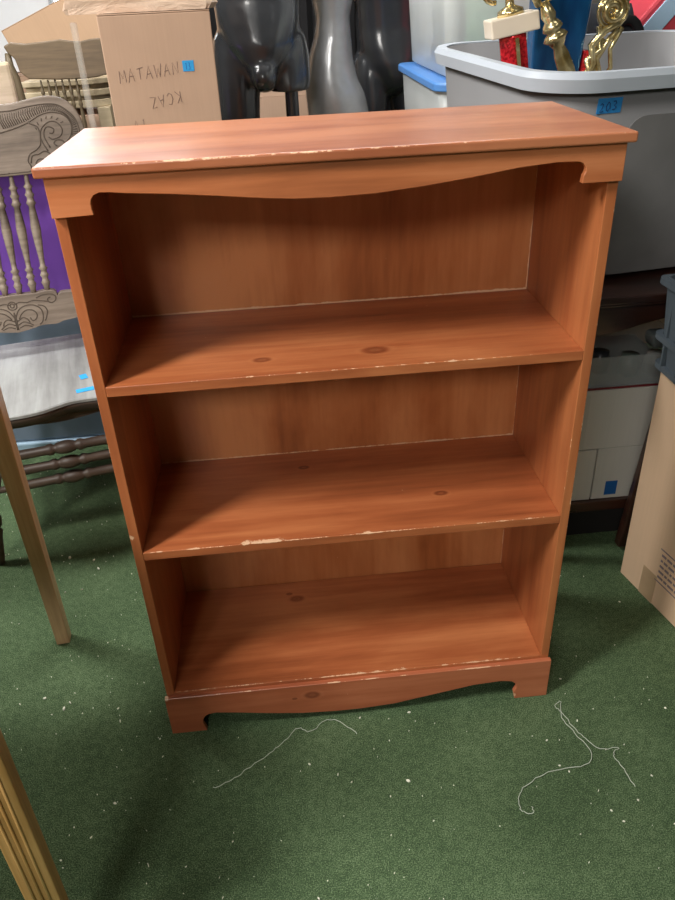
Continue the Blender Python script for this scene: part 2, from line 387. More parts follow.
    ct = smooth2([(c, 1.107), (.030, 1.1070), (.0528, 1.1090), (.0923, 1.1155), (.1237, 1.119), (.1492, 1.1175), (.1733, 1.1098), (.191, 1.0964), (.2048, 1.0759), (.2135, 1.0500), (.2155, 1.020), (.209, .985), (.19, .958)], 4)
    cbm = smooth2([(c, .9344), (.0571, .9348), (.12, .9355), (.165, .940), (.188, .956)], 4)
    cr = board('crest_rail', mir(ct)+ct, mir(cbm)+cbm)
    b1 = [(c, 1.0915), (.038, 1.0918), (.08, 1.0982), (.1249, 1.1013), (.1574, 1.0972), (.1842, 1.0775), (.1975, 1.0552), (.2002, 1.0152), (.188, .975)]
    b2 = [(c, 1.0414), (.0331, 1.0483), (.0715, 1.0596), (.1087, 1.0761), (.1433, 1.0806), (.1717, 1.0687), (.1823, 1.0458), (.1750, 1.0200), (.158, 1.004)]
    G = [b1, b2, [(.074, 1.0594), (.0924, 1.0507), (.0972, 1.0381), (.0952, 1.0186), (.0917, 1.0041), (.0787, .9929), (.0612, .9845), (.052, .9679), (.0567, .955), (.053, .9428), (.0348, .9415), (c, .9415)],
         [(.1087, .9877), (.0969, 1.0185), (.1034, 1.0425), (.125, 1.0578), (.1454, 1.0561), (.1564, 1.0383), (.1485, 1.0219), (.1283, 1.0158), (.118, 1.022)],
         [(.116, .9959), (.1065, 1.0226), (.1104, 1.0394), (.1211, 1.0468), (.1345, 1.0409), (.1307, 1.0306), (.122, 1.031)],
         [(.135, .998), (.128, 1.006), (.138, 1.013), (.152, 1.010), (.156, .998), (.146, .990)], [(.0585, .9623), (.0651, .9792), (.0833, .9825), (.1011, .9884), (.1184, .975), (.13, .955)],
         [(.070, .960), (.080, .970), (.095, .968), (.10, .956)], [(.14, .975), (.155, .985), (.17, .98), (.172, .962)]]
    A = smooth2(b1[:-1], 7); Bb = smooth2(b2[:-1], 7); n = min(len(A), len(Bb)); R_ = []
    for k in range(1, n-2, 1):
        a = A[k]; b = Bb[min(k+2, n-1)]
        mid = ((a[0]+b[0])/2-.004, (a[1]+b[1])/2+.003)
        R_.append([(a[0]*.88+b[0]*.12, a[1]*.88+b[1]*.12), mid, (a[0]*.15+b[0]*.85, a[1]*.15+b[1]*.85)])
    for k in range(7):   # beads above the scroll
        a = .35+2.4*k/7; R_.append([(.128+.038*math.cos(PI-a), 1.030+.036*math.sin(a)), (.128+.045*math.cos(PI-a-.1), 1.030+.043*math.sin(a+.1))])
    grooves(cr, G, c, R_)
    # spindles
    for k in range(6):
        bm = bmesh.new(); xt, xb = .038-.039*k, .0219-.038*k
        lathe(bm, SPIN, (xt, rake(.94), .942), (xb, rake(.62), .615), 12); obj('spindle', bm, m, t, True)
    return t
oak = wood('weathered_oak', **OAK, axis=0, rough=.55, coat=0, across=20, pale=(190, 180, 165))
oakd = wood('dark_turned_oak', (44, 34, 30), (70, 56, 48), (96, 80, 68), axis=0, rough=.5, coat=0, across=24, pale=(150, 140, 130))
oaks = wood('bleached_oak_seat', (96, 96, 95), (132, 133, 132), (162, 165, 164), axis=1, rough=.6, coat=0, across=10, pale=(200, 198, 192))
groove = plain('shaded_carved_groove', (84, 72, 62), .8, var=.1)  # raised carving ribs: shade inside cut grooves is put into this dark brown
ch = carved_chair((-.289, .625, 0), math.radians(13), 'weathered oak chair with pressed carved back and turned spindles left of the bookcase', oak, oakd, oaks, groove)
# blue tape scraps on its seat: marks stuck to the chair
tape_m = plain('blue_tape', (38, 150, 214), .6, var=.08)
def seat_tape(x, y, w, d, rz):
    bm = B(-w/2, w/2, -d/2, d/2, 0, .0008, M=Matrix.Translation((x, y, .4505))@Matrix.Rotation(rz, 4, 'Z')); return obj('tape_scrap', bm, tape_m, ch)
seat_tape(.079, .118, .046, .022, .1); seat_tape(.078, .205, .02, .03, .2)

# totes behind the chair
slate = plain('slate_blue_plastic', (112, 126, 144), .45, var=.1); rimm = plain('pale_blue_rim', (150, 176, 196), .4)
def tapered_tote(name, label, cat, loc, rz, hx, hy, h, mat, rim_mat, taper=.03, r=.05, lid=False, rim_h=.035, rot=None, wall=.004, group=None, rim_out=.018, base_rim=False, floor_t=.006):
    t = thing(name, label, cat, loc, rz, group, rot)
    bm = bmesh.new()
    L = []
    def lp(hx_, hy_, z, rr): return [(x, y, z) for x, y in rrect(0, 0, hx_, hy_, rr)]
    L = [lp(hx-taper-.02, hy-taper-.02, 0, r), lp(hx-taper, hy-taper, .012, r), lp(hx-taper*.5, hy-taper*.5, h*.5, r), lp(hx, hy, h, r),
         lp(hx-wall, hy-wall, h, r), lp(hx-taper-wall, hy-taper-wall, .018, r)]
    skin_rings(bm, L, (True, True))
    obj('body', bm, mat, t, True)
    bm = bmesh.new(); o = rim_out
    L = [lp(hx+.002, hy+.002, h-rim_h, r), lp(hx+o*.8, hy+o*.8, h-rim_h, r+.01), lp(hx+o, hy+o, h-.008, r+.012), lp(hx+o-.006, hy+o-.006, h+.003, r+.01), lp(hx-.004, hy-.004, h+.003, r), lp(hx-.006, hy-.006, h-.012, r)]
    L.append(L[0]); skin_rings(bm, L[:-1]); 
    rim_ = obj('rim', bm, rim_mat, t, True)
    bm2 = bmesh.new(); bm2.from_mesh(rim_.data)
    for e in bm2.edges:
        if len(e.link_faces) == 2 and e.calc_face_angle() > .5: e.smooth = False
    bm2.to_mesh(rim_.data); bm2.free()
    return t
t = thing('storage_tote', 'slate blue plastic storage tote with pale base rim behind the carved chair', 'tote', (-.565, 1.26, 0))
obj('body', B(-.42, .42, 0, .30, .03, .48), slate, t, bevel=.01)
obj('base_rim', B(-.43, .43, -.012, .312, 0, .03), rimm, t, bevel=.006)
t = thing('storage_tote', 'purple plastic storage tote stacked on the slate blue tote', 'tote', (-.565, 1.27, .48))
obj('body', B(-.36, .36, 0, .27, 0, .46), plain('purple_plastic', (122, 74, 178), .5, var=.06), t, bevel=.012)
obj('lid', B(-.37, .37, -.01, .28, .46, .485), plain('purple_plastic_lid', (104, 56, 156), .5), t, bevel=.006)

# ------------------------------------------------------------------ second oak chair further back, dresser with stepped top
olive = dict(dark=(78, 66, 48), mid=(98, 82, 62), light=(128, 108, 82))
oak2 = wood('olive_oak', **olive, axis=0, rough=.55, coat=0, across=16)
oak2d = wood('dark_olive_oak', (60, 50, 36), (86, 74, 54), (110, 96, 74), axis=2, rough=.5, coat=0, across=16)
t2 = thing('spindle_chair', 'olive brown oak chair with wavy crest rail and short dark spindles at upper left', 'chair', (-.41, 2.0, 0))
cr = [(-.597, 1.212), (-.573, 1.223), (-.528, 1.217), (-.452, 1.221), (-.402, 1.225), (-.362, 1.218), (-.331, 1.216), (-.298, 1.221), (-.267, 1.223), (-.235, 1.216), (-.222, 1.195), (-.235, 1.15), (-.255, 1.108), (-.299, 1.100), (-.338, 1.098), (-.43, 1.099), (-.535, 1.106), (-.561, 1.130), (-.568, 1.172), (-.588, 1.192)]
bm = bmesh.new(); prism(bm, [(a+.41, b) for a, b in cr], -.012, .012, 'xz'); obj('crest_rail', bm, oak2, t2, bevel=.004)
for k in range(6):
    x = -.498+.0252*k+.41
    bm = bmesh.new(); lathe(bm, [(a, r*.62) for a, r in SPIN], (x, 0, 1.10), (x-.004, 0, .76), 10); obj('spindle', bm, oak2d, t2, True)
for sx in (-1, 1):
    bm = bmesh.new(); tube(bm, [(sx*.180, .0, 1.19), (sx*.182, -.004, 1.15), (sx*.170, -.004, 1.11), (sx*.168, .0, 1.04), (sx*.172, 0, .9), (sx*.18, .0, .6), (sx*.2, .03, .0)], [.010, .014, .013, .014, .013, .017, .015], 10); obj('back_post', bm, oak2d, t2, True)
obj('lower_rail', B(-.17, .17, -.01, .01, .72, .77), oak2, t2, bevel=.003)
obj('seat', B(-.20, .20, -.38, .01, .60, .63), oak2, t2, bevel=.008)
for sx in (-1, 1):
    bm = bmesh.new(); lathe(bm, LEGP, (sx*.2, -.37, 0), (sx*.16, -.34, .60)); obj('leg', bm, oak2, t2, True)
cream = wood('cream_painted_wood', (146, 130, 104), (184, 168, 138), (210, 194, 164), axis=0, rough=.5, coat=0, pale=(220, 215, 195))
t = thing('plant_stand', 'cream wooden stand with stepped moulded top behind the olive chair spindles', 'stand', (-.450, 2.13, 0))
def oct_(hx, hy, c): return [(-hx, -hy), (hx-c, -hy), (hx, -hy+c*.8), (hx, hy), (-hx, hy)]
bm = bmesh.new()
for z0, z1, s_ in ((1.065, 1.085, .0), (1.048, 1.065, -.012), (1.025, 1.048, -.002), (1.012, 1.025, -.016), (.985, 1.012, -.006)):
    prism(bm, [(x, y+.15) for x, y in oct_(.165+s_, .13+s_, .06)], z0, z1, 'xy')
obj('top', bm, cream, t, bevel=.003)
for sx in (-1, 1):
    for yy in (.055, .245): obj('leg', B(sx*.125-.025, sx*.125+.025, yy-.025, yy+.025, 0, .985), cream, t, bevel=.003)
obj('tape_scrap', B(.04, .075, .04, .08, 1.0855, 1.0865), tape_m, t)

# ------------------------------------------------------------------ cartons
cb = cardboard('carton_board', (186, 156, 134)); cb2 = cardboard('carton_board_light', (192, 160, 132)); cb3 = cardboard('carton_board_pale', (196, 172, 148))
inkm = ink(); tape_dark = plain('tape_writing', (20, 60, 150), .7)
def carton(name, label, loc, sx, sy, sz, mat, rz=0, rot=None, flap=.0, cat='box', group=None):
    t = thing(name, label, cat, loc, rz, group, rot)
    obj('carton', B(-sx/2, sx/2, -sy/2, sy/2, 0, sz), mat, t, bevel=.0025, seg=2)
    bm = bmesh.new()
    box(bm, -sx/2, sx/2, -sy/2, -.0015, sz+.0004, sz+.0034); box(bm, -sx/2, sx/2, .0015, sy/2, sz+.0004, sz+.0034)
    obj('flap', bm, mat, t, bevel=.001, seg=1)
    return t
# marked carton (its front shows the handwriting) on a larger one
carton('cardboard_box', 'plain cardboard box under the hand-lettered carton behind the bookcase', (.06, 1.42, 0), .36, .40, .78, cb)
t = carton('cardboard_box', 'tan cardboard box with handwritten MATAWAN and blue tape square', (.020, 1.375, .785), .290, .35, .512, cb, rz=.07)
bm = bmesh.new()
letters(bm, 'MATAWAN', (-.113, -.1765, .355), (1, 0, .09), (0, 0, 1), .030, .0185, .0052, .0008)
obj('handwriting', bm, inkm, t); bm = bmesh.new()
letters(bm, 'KCAZ', (.040, -.1765, .328), (-1, 0, -.16), (.1, 0, -1), .028, .017, .006, .0009)
obj('handwriting', bm, inkm, t); bm = bmesh.new()
letters(bm, 'A1', (-.095, -.1765, .240), (1, 0, .1), (0, 0, 1), .02, .013, .008, .0008)
obj('handwriting', bm, inkm, t)
tp = obj('tape_square', B(.057, .087, -.1765, -.1755, .374, .400), tape_m, t)
bm = bmesh.new(); letters(bm, '13', (.064, -.1767, .379), (1, 0, 0), (0, 0, 1), .016, .007, .001, .0006); obj('handwriting', bm, tape_dark, tp)
# crumpled wrapped parcel lying on top
N = NT('brown_wrapping_paper', .8, 0, .2); N.col(N.ramp(N.noise(6), [(.3, lin(192, 164, 142)), (.7, lin(216, 192, 172))])); N.bump(N.noise(16, (1, 1, 2), 4, .6, 1.0), .5, .012)
bm = bmesh.new()
L = []
random.seed(3)
for z, s in ((0, -.004), (.012, .006), (.03, -.004), (.05, .004), (.08, .0), (.10, -.01)):
    L.append([(x*(1+s/.25)+random.uniform(-.003, .003), y+random.uniform(-.003, .003), z+random.uniform(-.002, .002)*(z > .0)) for x, y in rrect(0, 0, .186, .19, .01, 3)])
skin_rings(bm, L, (True, True))
o = obj('wrapped_parcel', bm, N.m, smooth=False); o.location = (-.008, 1.40, 1.302)
tag(o, 'flat parcel in crumpled brown paper on top of the MATAWAN carton', 'parcel')
# clear plastic strip hanging at the carton's left
o = obj('plastic_tube', B(-.008, .008, -.008, .008, 0, 1.285), clear('clear_tube_plastic', (.75, .73, .68, 1), .15, .22), bevel=.003)
o.location = (-.182, 1.232, 0)
tag(o, 'slim clear plastic tube standing left of the MATAWAN carton', 'tube')
# big tilted carton at the upper left
t = carton('cardboard_box', 'large tan cardboard box tilted at the upper left corner', (-.31, 2.78, 1.045), .70, .40, .35, cb2, rot=(0, -.37, .0))
carton('cardboard_box', 'upright cardboard box supporting the tilted box at upper left', (-.52, 2.80, 0), .56, .40, .905, cb)
o = obj('leaning_board', B(-.13, .13, -.01, .01, 0, 1.185), cream, bevel=.02); o.location = (-.605, 1.588, 0); o.rotation_euler = (-.01, 0, 0)
tag(o, 'pale olive wooden board leaning at the far left behind the carved chair', 'board')
# white paper and dark items beyond
o = obj('paper_bag', B(-.22, .22, -.06, .06, 0, .42), plain('white_paper', (226, 230, 236), .8, var=.03), bevel=.01); o.location = (-.92, 3.3, 1.05)
tag(o, 'white paper bag at the top left corner behind the tilted box', 'bag')
carton('cardboard_box', 'cardboard box under the white paper bag', (-.96, 3.3, 0), .6, .5, 1.045, cb)
carton('cardboard_box', 'low brown cardboard box seen between the dark mannequins', (.34, 2.85, 0), .5, .3, .93, cb)

# ------------------------------------------------------------------ mannequins
def bake(o):
    dg = bpy.context.evaluated_depsgraph_get(); ev = o.evaluated_get(dg); me = bpy.data.meshes.new_from_object(ev)
    mats = [m for m in o.data.materials]
    o.modifiers.clear(); o.data = me
    if not me.materials and mats: me.materials.append(mats[0])
    for p in me.polygons: p.use_smooth = True
def glossy(name, rgb, rough):
    N = NT(name, rough, .15, .6, .5); c = lin(*rgb); N.col(N.ramp(N.noise(9), [(.3, tuple(x*.85 for x in c[:3])+(1,)), (.7, tuple(x*1.1 for x in c[:3])+(1,))]))
    N.b.inputs['Coat Roughness'].default_value = .12
    N.bump(N.noise(6, detail=2), .05, .01); return N.m
def body(rings_list, mat, name, parent, voxel=.011):
    bm = bmesh.new()
    for rg, ex in rings_list: loft(bm, rg, 24, ex)
    o = obj(name, bm, mat, parent, True)
    md = o.modifiers.new('r', 'REMESH'); md.mode = 'VOXEL'; md.voxel_size = voxel
    sm = o.modifiers.new('s', 'SMOOTH'); sm.iterations = 7; sm.factor = .6
    bake(o); return o
blk = glossy('glossy_black_plastic', (54, 56, 60), .25); gry = glossy('glossy_grey_plastic', (150, 152, 155), .25)
def base_plate(parent, mat, x=0, rod=None):
    bm = bmesh.new(); lathe(bm, [(0, .17), (.8, .17), (1, .16)], (x, 0, 0), (x, 0, .012), 40); obj('base', bm, mat, parent, False)
def male_rings(zc, cut=False, k=1.0):
    """standing male figure without head; zc = crotch height, k = size"""
    Z = lambda d: zc+d*k
    T = [(Z(-.005), 0, -.01, .03*k, .05*k), (Z(.03), 0, -.015, .062*k, .095*k), (Z(.07), 0, -.018, .092*k, .112*k), (Z(.12), 0, -.018, .122*k, .118*k), (Z(.18), 0, -.012, .142*k, .112*k), (Z(.25), 0, -.005, .145*k, .105*k), (Z(.34), 0, -.01, .152*k, .105*k), (Z(.46), 0, -.015, .18*k, .12*k), (Z(.54), 0, 0, .185*k, .105*k), (Z(.60), 0, .01, .13*k, .075*k), (Z(.63), 0, .01, .06*k, .055*k), (Z(.68), 0, .01, .055*k, .055*k)]
    out = [(T, 2.2), ([(Z(.10), 0, .05, .13*k, .07*k), (Z(.02), 0, .055, .12*k, .07*k), (Z(-.02), 0, .05, .09*k, .05*k)], 2.2)]
    for s in (-1, 1):
        top = [(Z(.0), s*.090*k, .005, .080*k, .095*k), (Z(.08), s*.093*k, .008, .077*k, .09*k), (Z(.14), s*.100*k, .010, .060*k, .075*k), (Z(.17), s*.105*k, .01, .035*k, .05*k)]
        if s == 1 and cut: out.append(([(Z(-.03), .090*k, .0, .074*k, .092*k)]+top, 2.0))
        else: out.append(([(.10, s*.135, .02, .035, .04), (zc*.28, s*.13, .03, .052, .06), (zc*.42, s*.125, .03, .058, .062), (zc*.55, s*.12, .0, .058, .062), (zc*.75, s*.105*k, -.01, .070*k, .085*k)]+top, 2.0))
        if not (s == 1 and cut): out.append(([(.01, s*.135, -.05, .03, .10), (.03, s*.135, -.045, .04, .11), (.06, s*.135, -.02, .038, .07), (.11, s*.135, .02, .036, .04)], 2.0))
        out.append(([(Z(.34), s*.205*k, .0, .03, .035), (Z(.40), s*.208*k, .01, .045, .05), (Z(.50), s*.20*k, .01, .052, .055), (Z(.56), s*.185*k, .01, .045, .05)], 2.0))
    return out
mt = thing('mannequin', 'glossy black male mannequin with one thigh cut short, left of the grey one', 'mannequin', (.300, 1.87, .01), .04)
rg = male_rings(1.055, True)
rg.append(([(1.030, 0, -.100, .014, .014), (1.042, 0, -.108, .036, .034), (1.07, 0, -.112, .046, .046), (1.10, 0, -.108, .045, .044), (1.125, 0, -.098, .032, .034), (1.142, 0, -.09, .012, .014)], 2.0))
body(rg, blk, 'body', mt, .009)
bm = bmesh.new(); lathe(bm, [(0, .024), (1, .024)], (.098, 0, .008), (.098, 0, 1.03), 16); obj('support_rod', bm, blk, mt, False)
bm = bmesh.new(); lathe(bm, [(0, .2), (.8, .2), (1, .19)], (0, 0, -.01), (0, 0, .008), 40); obj('base', bm, blk, mt)
ft = thing('mannequin', 'glossy grey female mannequin hips turned sideways between two black mannequins', 'mannequin', (.565, 2.06, .01), .0)
rg = [([(.62, .02, 0, .07, .08), (.76, .02, 0, .105, .11), (.88, .020, 0, .122, .12), (.98, .006, 0, .115, .118), (1.04, -.008, 0, .100, .11), (1.105, -.008, 0, .086, .10), (1.18, .003, 0, .069, .09), (1.235, .006, 0, .063, .088), (1.30, .008, 0, .078, .092), (1.38, -.005, -.005, .095, .12), (1.46, .0, 0, .09, .13), (1.53, .01, 0, .05, .06), (1.60, .01, 0, .04, .045)], 2.0)]
for s in (-1, 1):
    rg.append(([(.08, .04, s*.07, .035, .032), (.28, .04, s*.07, .05, .045), (.42, .03, s*.07, .052, .048), (.60, .02, s*.065, .07, .065), (.78, .02, s*.06, .10, .07)], 2.0))
    rg.append(([(.0, .08, s*.07, .09, .03), (.03, .07, s*.07, .09, .03), (.09, .04, s*.07, .035, .032)], 2.0))
body(rg, gry, 'body', ft, .010)
tt = thing('mannequin', 'dark mannequin in shadow standing right of the grey female one', 'mannequin', (.845, 2.50, .01), .3)
rg = male_rings(.93)
body(rg, blk, 'body', tt)
# dark cloth backdrop behind the mannequins
bm = bmesh.new(); n = 60; A = []
for k in range(n+1):
    x = -.25+1.75*k/n; y = .03*math.sin(k*.9)+.015*math.sin(k*2.3); A.append((x, y))
pts = A+[(x, y+.012) for x, y in A[::-1]]
prism(bm, pts, .02, 1.75, 'xy'); o = obj('black_drape', bm, plain('black_cloth', (22, 22, 25), .9), smooth=False); o.location = (0, 3.15, 0)
tag(o, 'black cloth hanging behind the mannequins', 'drape')

# ------------------------------------------------------------------ right side: clear bins
frost = clear('frosted_plastic', (.80, .84, .84, 1), .3, .55)
def clear_bin(label, loc, rz, hx, hy, h, lid_mat=None, name='plastic_bin'):
    t = tapered_tote(name, label, 'bin', loc, rz, hx, hy, h, frost, frost, taper=.02, r=.04, rim_h=.02, rim_out=.008)
    if lid_mat:
        bm = bmesh.new()
        L = [[(x, y, z) for x, y in rrect(0, 0, hx+o, hy+o, .05)] for z, o in ((h-.016, .010), (h-.014, .015), (h+.004, .015), (h+.009, .010))]
        skin_rings(bm, L, (True, True)); obj('lid', bm, lid_mat, t, bevel=.002)
    return t
bluelid = plain('blue_lid_plastic', (84, 138, 206), .4, var=.06)
BX, BY = 1.035, 1.63
carton('cardboard_box', 'brown cardboard box under the stacked clear bins', (BX, BY, 0), .46, .76, .735, cb)
clear_bin('frosted plastic bin with blue lid under the taller clear bin', (BX, BY, .741), -.02, .225, .385, .342, bluelid)
tb = clear_bin('tall frosted clear bin standing on the blue-lidded bin', (BX+.0, BY-.02, 1.093), -.02, .220, .355, .34)
for (lab, col, x, y, sx, sy, h) in (('folded pale green cloth inside the tall clear bin', (150, 200, 150), -.07, -.20, .045, .08, .28), ('folded brown cloth inside the tall clear bin', (150, 112, 100), .06, -.18, .075, .12, .27), ('folded grey cloth inside the tall clear bin', (150, 152, 150), -.07, .08, .08, .12, .24)):
    bm = bmesh.new(); L = []
    for i in range(7):
        z = h*i/6; L.append([(px*(1+.05*math.sin(i*2.1)), py*(1+.06*math.cos(i*1.7)), z) for px, py in rrect(0, 0, sx, sy, .03, 3)])
    skin_rings(bm, L, (True, True)); o = obj('folded_cloth', bm, plain(lab[:12].replace(' ', '_'), col, .9, bump=.4, bscale=30), smooth=True)
    o.location = (BX+x, BY-.02+y, 1.114); tag(o, lab, 'cloth')

# ------------------------------------------------------------------ dark wooden table with the grey tote on it
DW = wood('dark_mahogany', (28, 15, 11), (48, 26, 19), (70, 40, 28), axis=0, rough=.3, coat=.4, pale=(140, 90, 60))
t = thing('side_table', 'dark reddish wooden table with shaped apron under the grey tote', 'table', (1.42, .72, 0))
bm = bmesh.new(); box(bm, -.62, .62, -.32, .40, .722, .740); box(bm, -.61, .61, -.31, .39, .712, .722)
obj('tabletop', bm, DW, t, bevel=.004)
ap = []
for k in range(41):
    x = -.57+1.14*k/40; ap.append((x, .655-.016*math.cos((x+.42)/.19*PI)*(1 if abs(x) < .5 else .3)))
bm = bmesh.new(); prism(bm, ap+[(.57, .712), (-.57, .712)], -.285, -.262, 'xz'); obj('apron', bm, DW, t, bevel=.002)
bm = bmesh.new(); box(bm, -.57, .57, .34, .36, .62, .712); box(bm, -.57, -.55, -.262, .34, .62, .712); box(bm, .55, .57, -.262, .34, .62, .712); obj('frame', bm, DW, t)
for sx, sy in ((-1, -1), (1, -1), (-1, 1), (1, 1)):
    bm = bmesh.new(); tube(bm, [(sx*.56, (-.27 if sy < 0 else .35), .712), (sx*.56, (-.27 if sy < 0 else .35), 0)], [.026, .018], 4); obj('leg', bm, DW, t)
obj('lower_shelf', B(-.56, .56, -.232, .36, .103, .133), DW, t, bevel=.002)
obj('shade_board', B(-.56, .56, -.20, -.185, .002, .103), plain('under_shelf_shade', (20, 17, 16), .8), t)  # added dark board, stands in for the deep shade under the lower shelf
o = obj('leaning_board', B(-.038, .038, -.014, .014, 0, .64), DW, bevel=.006); o.location = (1.188, .452, .006); o.rotation_euler = (0, .09, 0)
tag(o, 'dark brown wooden post leaning between white cartons and cardboard box', 'board')

# grey tote
greym = plain('grey_tote_plastic', (126, 126, 128), .5, var=.05, vscale=3, bump=.08, bscale=300)
greyr = plain('grey_tote_rim_plastic', (176, 184, 194), .42, var=.05, vscale=3)
TL = (1.145, .825, .754); TRZ = math.radians(8)
THY, THH, TTP = .335, .430, .035
def wall_y(z): return -(THY-TTP*(1-z/THH)) if z > THH*.5 else -(THY-TTP+TTP*.5*z/(THH*.5))
gt = tapered_tote('storage_tote', 'large open grey plastic tote holding trophies, marked 203 on blue tape', 'tote', TL, 0, .36, THY, THH, greym, greyr, taper=TTP, r=.115, rim_h=.032, rot=(.035, 0, TRZ), wall=.006, rim_out=.022)
# recessed handle panel in the front wall
sl = math.atan2(TTP, THH)
def on_wall(x0, x1, z0, z1, out=.0012, thick=.001):
    vs = []; bm = bmesh.new(); box(bm, x0, x1, 0, 1, z0, z1)
    for v in bm.verts: v.co.y = wall_y(v.co.z)-out+(thick if v.co.y > .5 else 0)
    return bm
bm = bmesh.new(); prism(bm, rrect(.055, .18, .235, .168, .04, 6), 0, 1, 'xz')
for v in bm.verts: v.co.y = wall_y(v.co.z)-.0035+(.003 if v.co.y > .5 else 0)
obj('handle_recess', bm, plain('grey_tote_recess', (116, 115, 115), .6), gt)
tp = obj('tape_label', on_wall(-.254, -.202, .357, .385), plain('blue_masking_tape', (42, 130, 196), .6), gt)
bm = bmesh.new(); letters(bm, '203', (-.249, wall_y(.367)-.0022, .360), (1, 0, .10), (0, -.08, 1), .016, .011, .0025, .0009); obj('handwriting', bm, plain('dark_blue_ink', (16, 44, 96), .7), tp)

# trophies inside the tote
gold = NT('gold_plastic', .22, .9); gold.col(gold.ramp(gold.noise(30), [(.3, lin(176, 150, 90)), (.7, lin(240, 226, 176))])); gold.bump(gold.noise(60), .4, .003); gold = gold.m
marble = plain('white_marble', (226, 214, 196), .3, var=.06)
N = NT('red_glitter_column', .25, .3); N.col(N.ramp(N.noise(160), [(.4, lin(150, 16, 26)), (.6, lin(220, 40, 50))])); redm = N.m
N = NT('blue_glitter_column', .25, .3); N.col(N.ramp(N.noise(20, (1, 1, .3)), [(.3, lin(14, 60, 110)), (.7, lin(30, 104, 160))])); bluem = N.m
def pt(R, *p): return tuple(p)
# local builder positions in the room
t = thing('trophy', 'gold cup trophy on red column with white marble cap, leftmost in the grey tote', 'trophy', (.945, .80, .777), 0, None, (0, -.17, 0))
bm = bmesh.new(); prism(bm, [(.034*math.cos(k*PI/3+.3), .034*math.sin(k*PI/3+.3)) for k in range(6)], .02, .455, 'xy'); cpart = obj('column', bm, redm, t, bevel=.002)
obj('stripe', B(-.004, .004, -.0375, -.030, .03, .45), gold, cpart)
obj('base', B(-.05, .05, -.04, .04, 0, .02), marble, t, bevel=.003)
obj('cap', B(-.054, .054, -.035, .035, .456, .494), marble, t, bevel=.003)
bm = bmesh.new(); lathe(bm, [(0, .030), (.08, .028), (.14, .010), (.26, .009), (.32, .018), (.42, .030), (.6, .036), (.8, .036), (1, .042)], (0, 0, .494), (0, 0, .63), 18); cup = obj('cup', bm, gold, t, True)
for s in (-1, 1):
    bm = bmesh.new(); tube(bm, [(s*(.030+.030*math.sin(a)), 0, .56+.036*math.cos(a)) for a in [k*PI/10 for k in range(11)]], .0055, 8); obj('handle', bm, gold, cup, True)
t = thing('trophy', 'tall blue column trophy with ornate gold scroll side and marble top in the tote', 'trophy', (1.035, .93, .779), 0, None, (0, 0, 0))
obj('base', B(-.09, .09, -.05, .05, 0, .03), marble, t, bevel=.003)
bm = bmesh.new(); prism(bm, [(-.075, .03), (.010, .03), (.055, .54), (-.085, .54)], -.03, .03, 'xz'); obj('column', bm, bluem, t, bevel=.008)
obj('marble_cap', B(-.095, .075, -.04, .04, .54, .565), marble, t, bevel=.003)
bm = bmesh.new(); prism(bm, [(.011, .03), (.030, .03), (.058, .40), (.044, .40)], -.031, .031, 'xz'); obj('red_edge', bm, redm, t, bevel=.002)
bm = bmesh.new()
def S3(pts, r): tube(bm, [(x, -.036, z) for x, z in pts], r, 8)
S3(spiral(.100, .480, .030, .010, PI, -1.7), .009); S3(spiral(.095, .475, .010, .004, 0, 1), .005)
S3([(.035, .24), (.050, .29), (.045, .33), (.066, .37), (.058, .41), (.085, .44), (.118, .455)], .010)
S3([(.060, .24), (.040, .30), (.068, .33), (.050, .38), (.082, .40), (.072, .45)], .008)
S3([(.128, .445), (.105, .40), (.112, .36), (.088, .32), (.095, .28), (.070, .24)], .006); S3(spiral(.100, .480, .036, .034, 0, 1), .005)
S3([(.075, .30), (.085, .35), (.075, .38), (.098, .42), (.118, .44)], .007)
S3(spiral(.062, .345, .018, .004, 0, 1.4), .005); S3(spiral(.055, .285, .018, .004, PI, 1.4), .005); S3(spiral(.080, .41, .016, .004, PI, 1.4), .005)
obj('scroll_ornament', bm, gold, t, True)
bm = bmesh.new(); lathe(bm, [(0, .03), (.2, .012), (.3, .03), (.55, .045), (1, .05)], (0, 0, .565), (0, 0, .70), 18); obj('cup', bm, gold, t, True)
t = thing('trophy', 'slender gold figure trophy leaning between the red and blue columns', 'trophy', (1.145, .70, .784), 0, None, (0, -.45, 0))
bm = bmesh.new(); lathe(bm, [(0, .035), (.05, .035), (.06, .014), (.3, .012), (.62, .012), (.74, .018), (.80, .016), (.83, .012), (.855, .020), (.866, .027), (.878, .022), (.889, .014), (.90, .022), (.915, .019), (.93, .012), (.95, .016), (1, .008)], (0, 0, 0), (0, 0, .56), 16); obj('stem', bm, gold, t, True)
bm = bmesh.new()
dz_ = Vector((0, 0, .125))
for a, b_, r0, r1 in (((-.012, 0, .43), (-.02, -.006, .50), .010, .015), ((.014, 0, .43), (.016, .01, .50), .010, .015), ((-.002, 0, .49), (-.002, 0, .57), .026, .030), ((-.03, 0, .57), (-.07, -.01, .535), .011, .008), ((.03, 0, .57), (.06, -.01, .61), .011, .008), ((-.002, 0, .57), (-.002, 0, .60), .012, .010)):
    tube(bm, [Vector(a)+dz_, Vector(b_)+dz_], [r0*.8, r1*.8], 10)
bmesh.ops.create_icosphere(bm, subdivisions=2, radius=.019, matrix=Matrix.Translation((-.002, 0, .74)))
o = obj('figure', bm, gold, t, True)
md = o.modifiers.new('r', 'REMESH'); md.mode = 'VOXEL'; md.voxel_size = .004; sm = o.modifiers.new('s', 'SMOOTH'); sm.iterations = 3; bake(o)

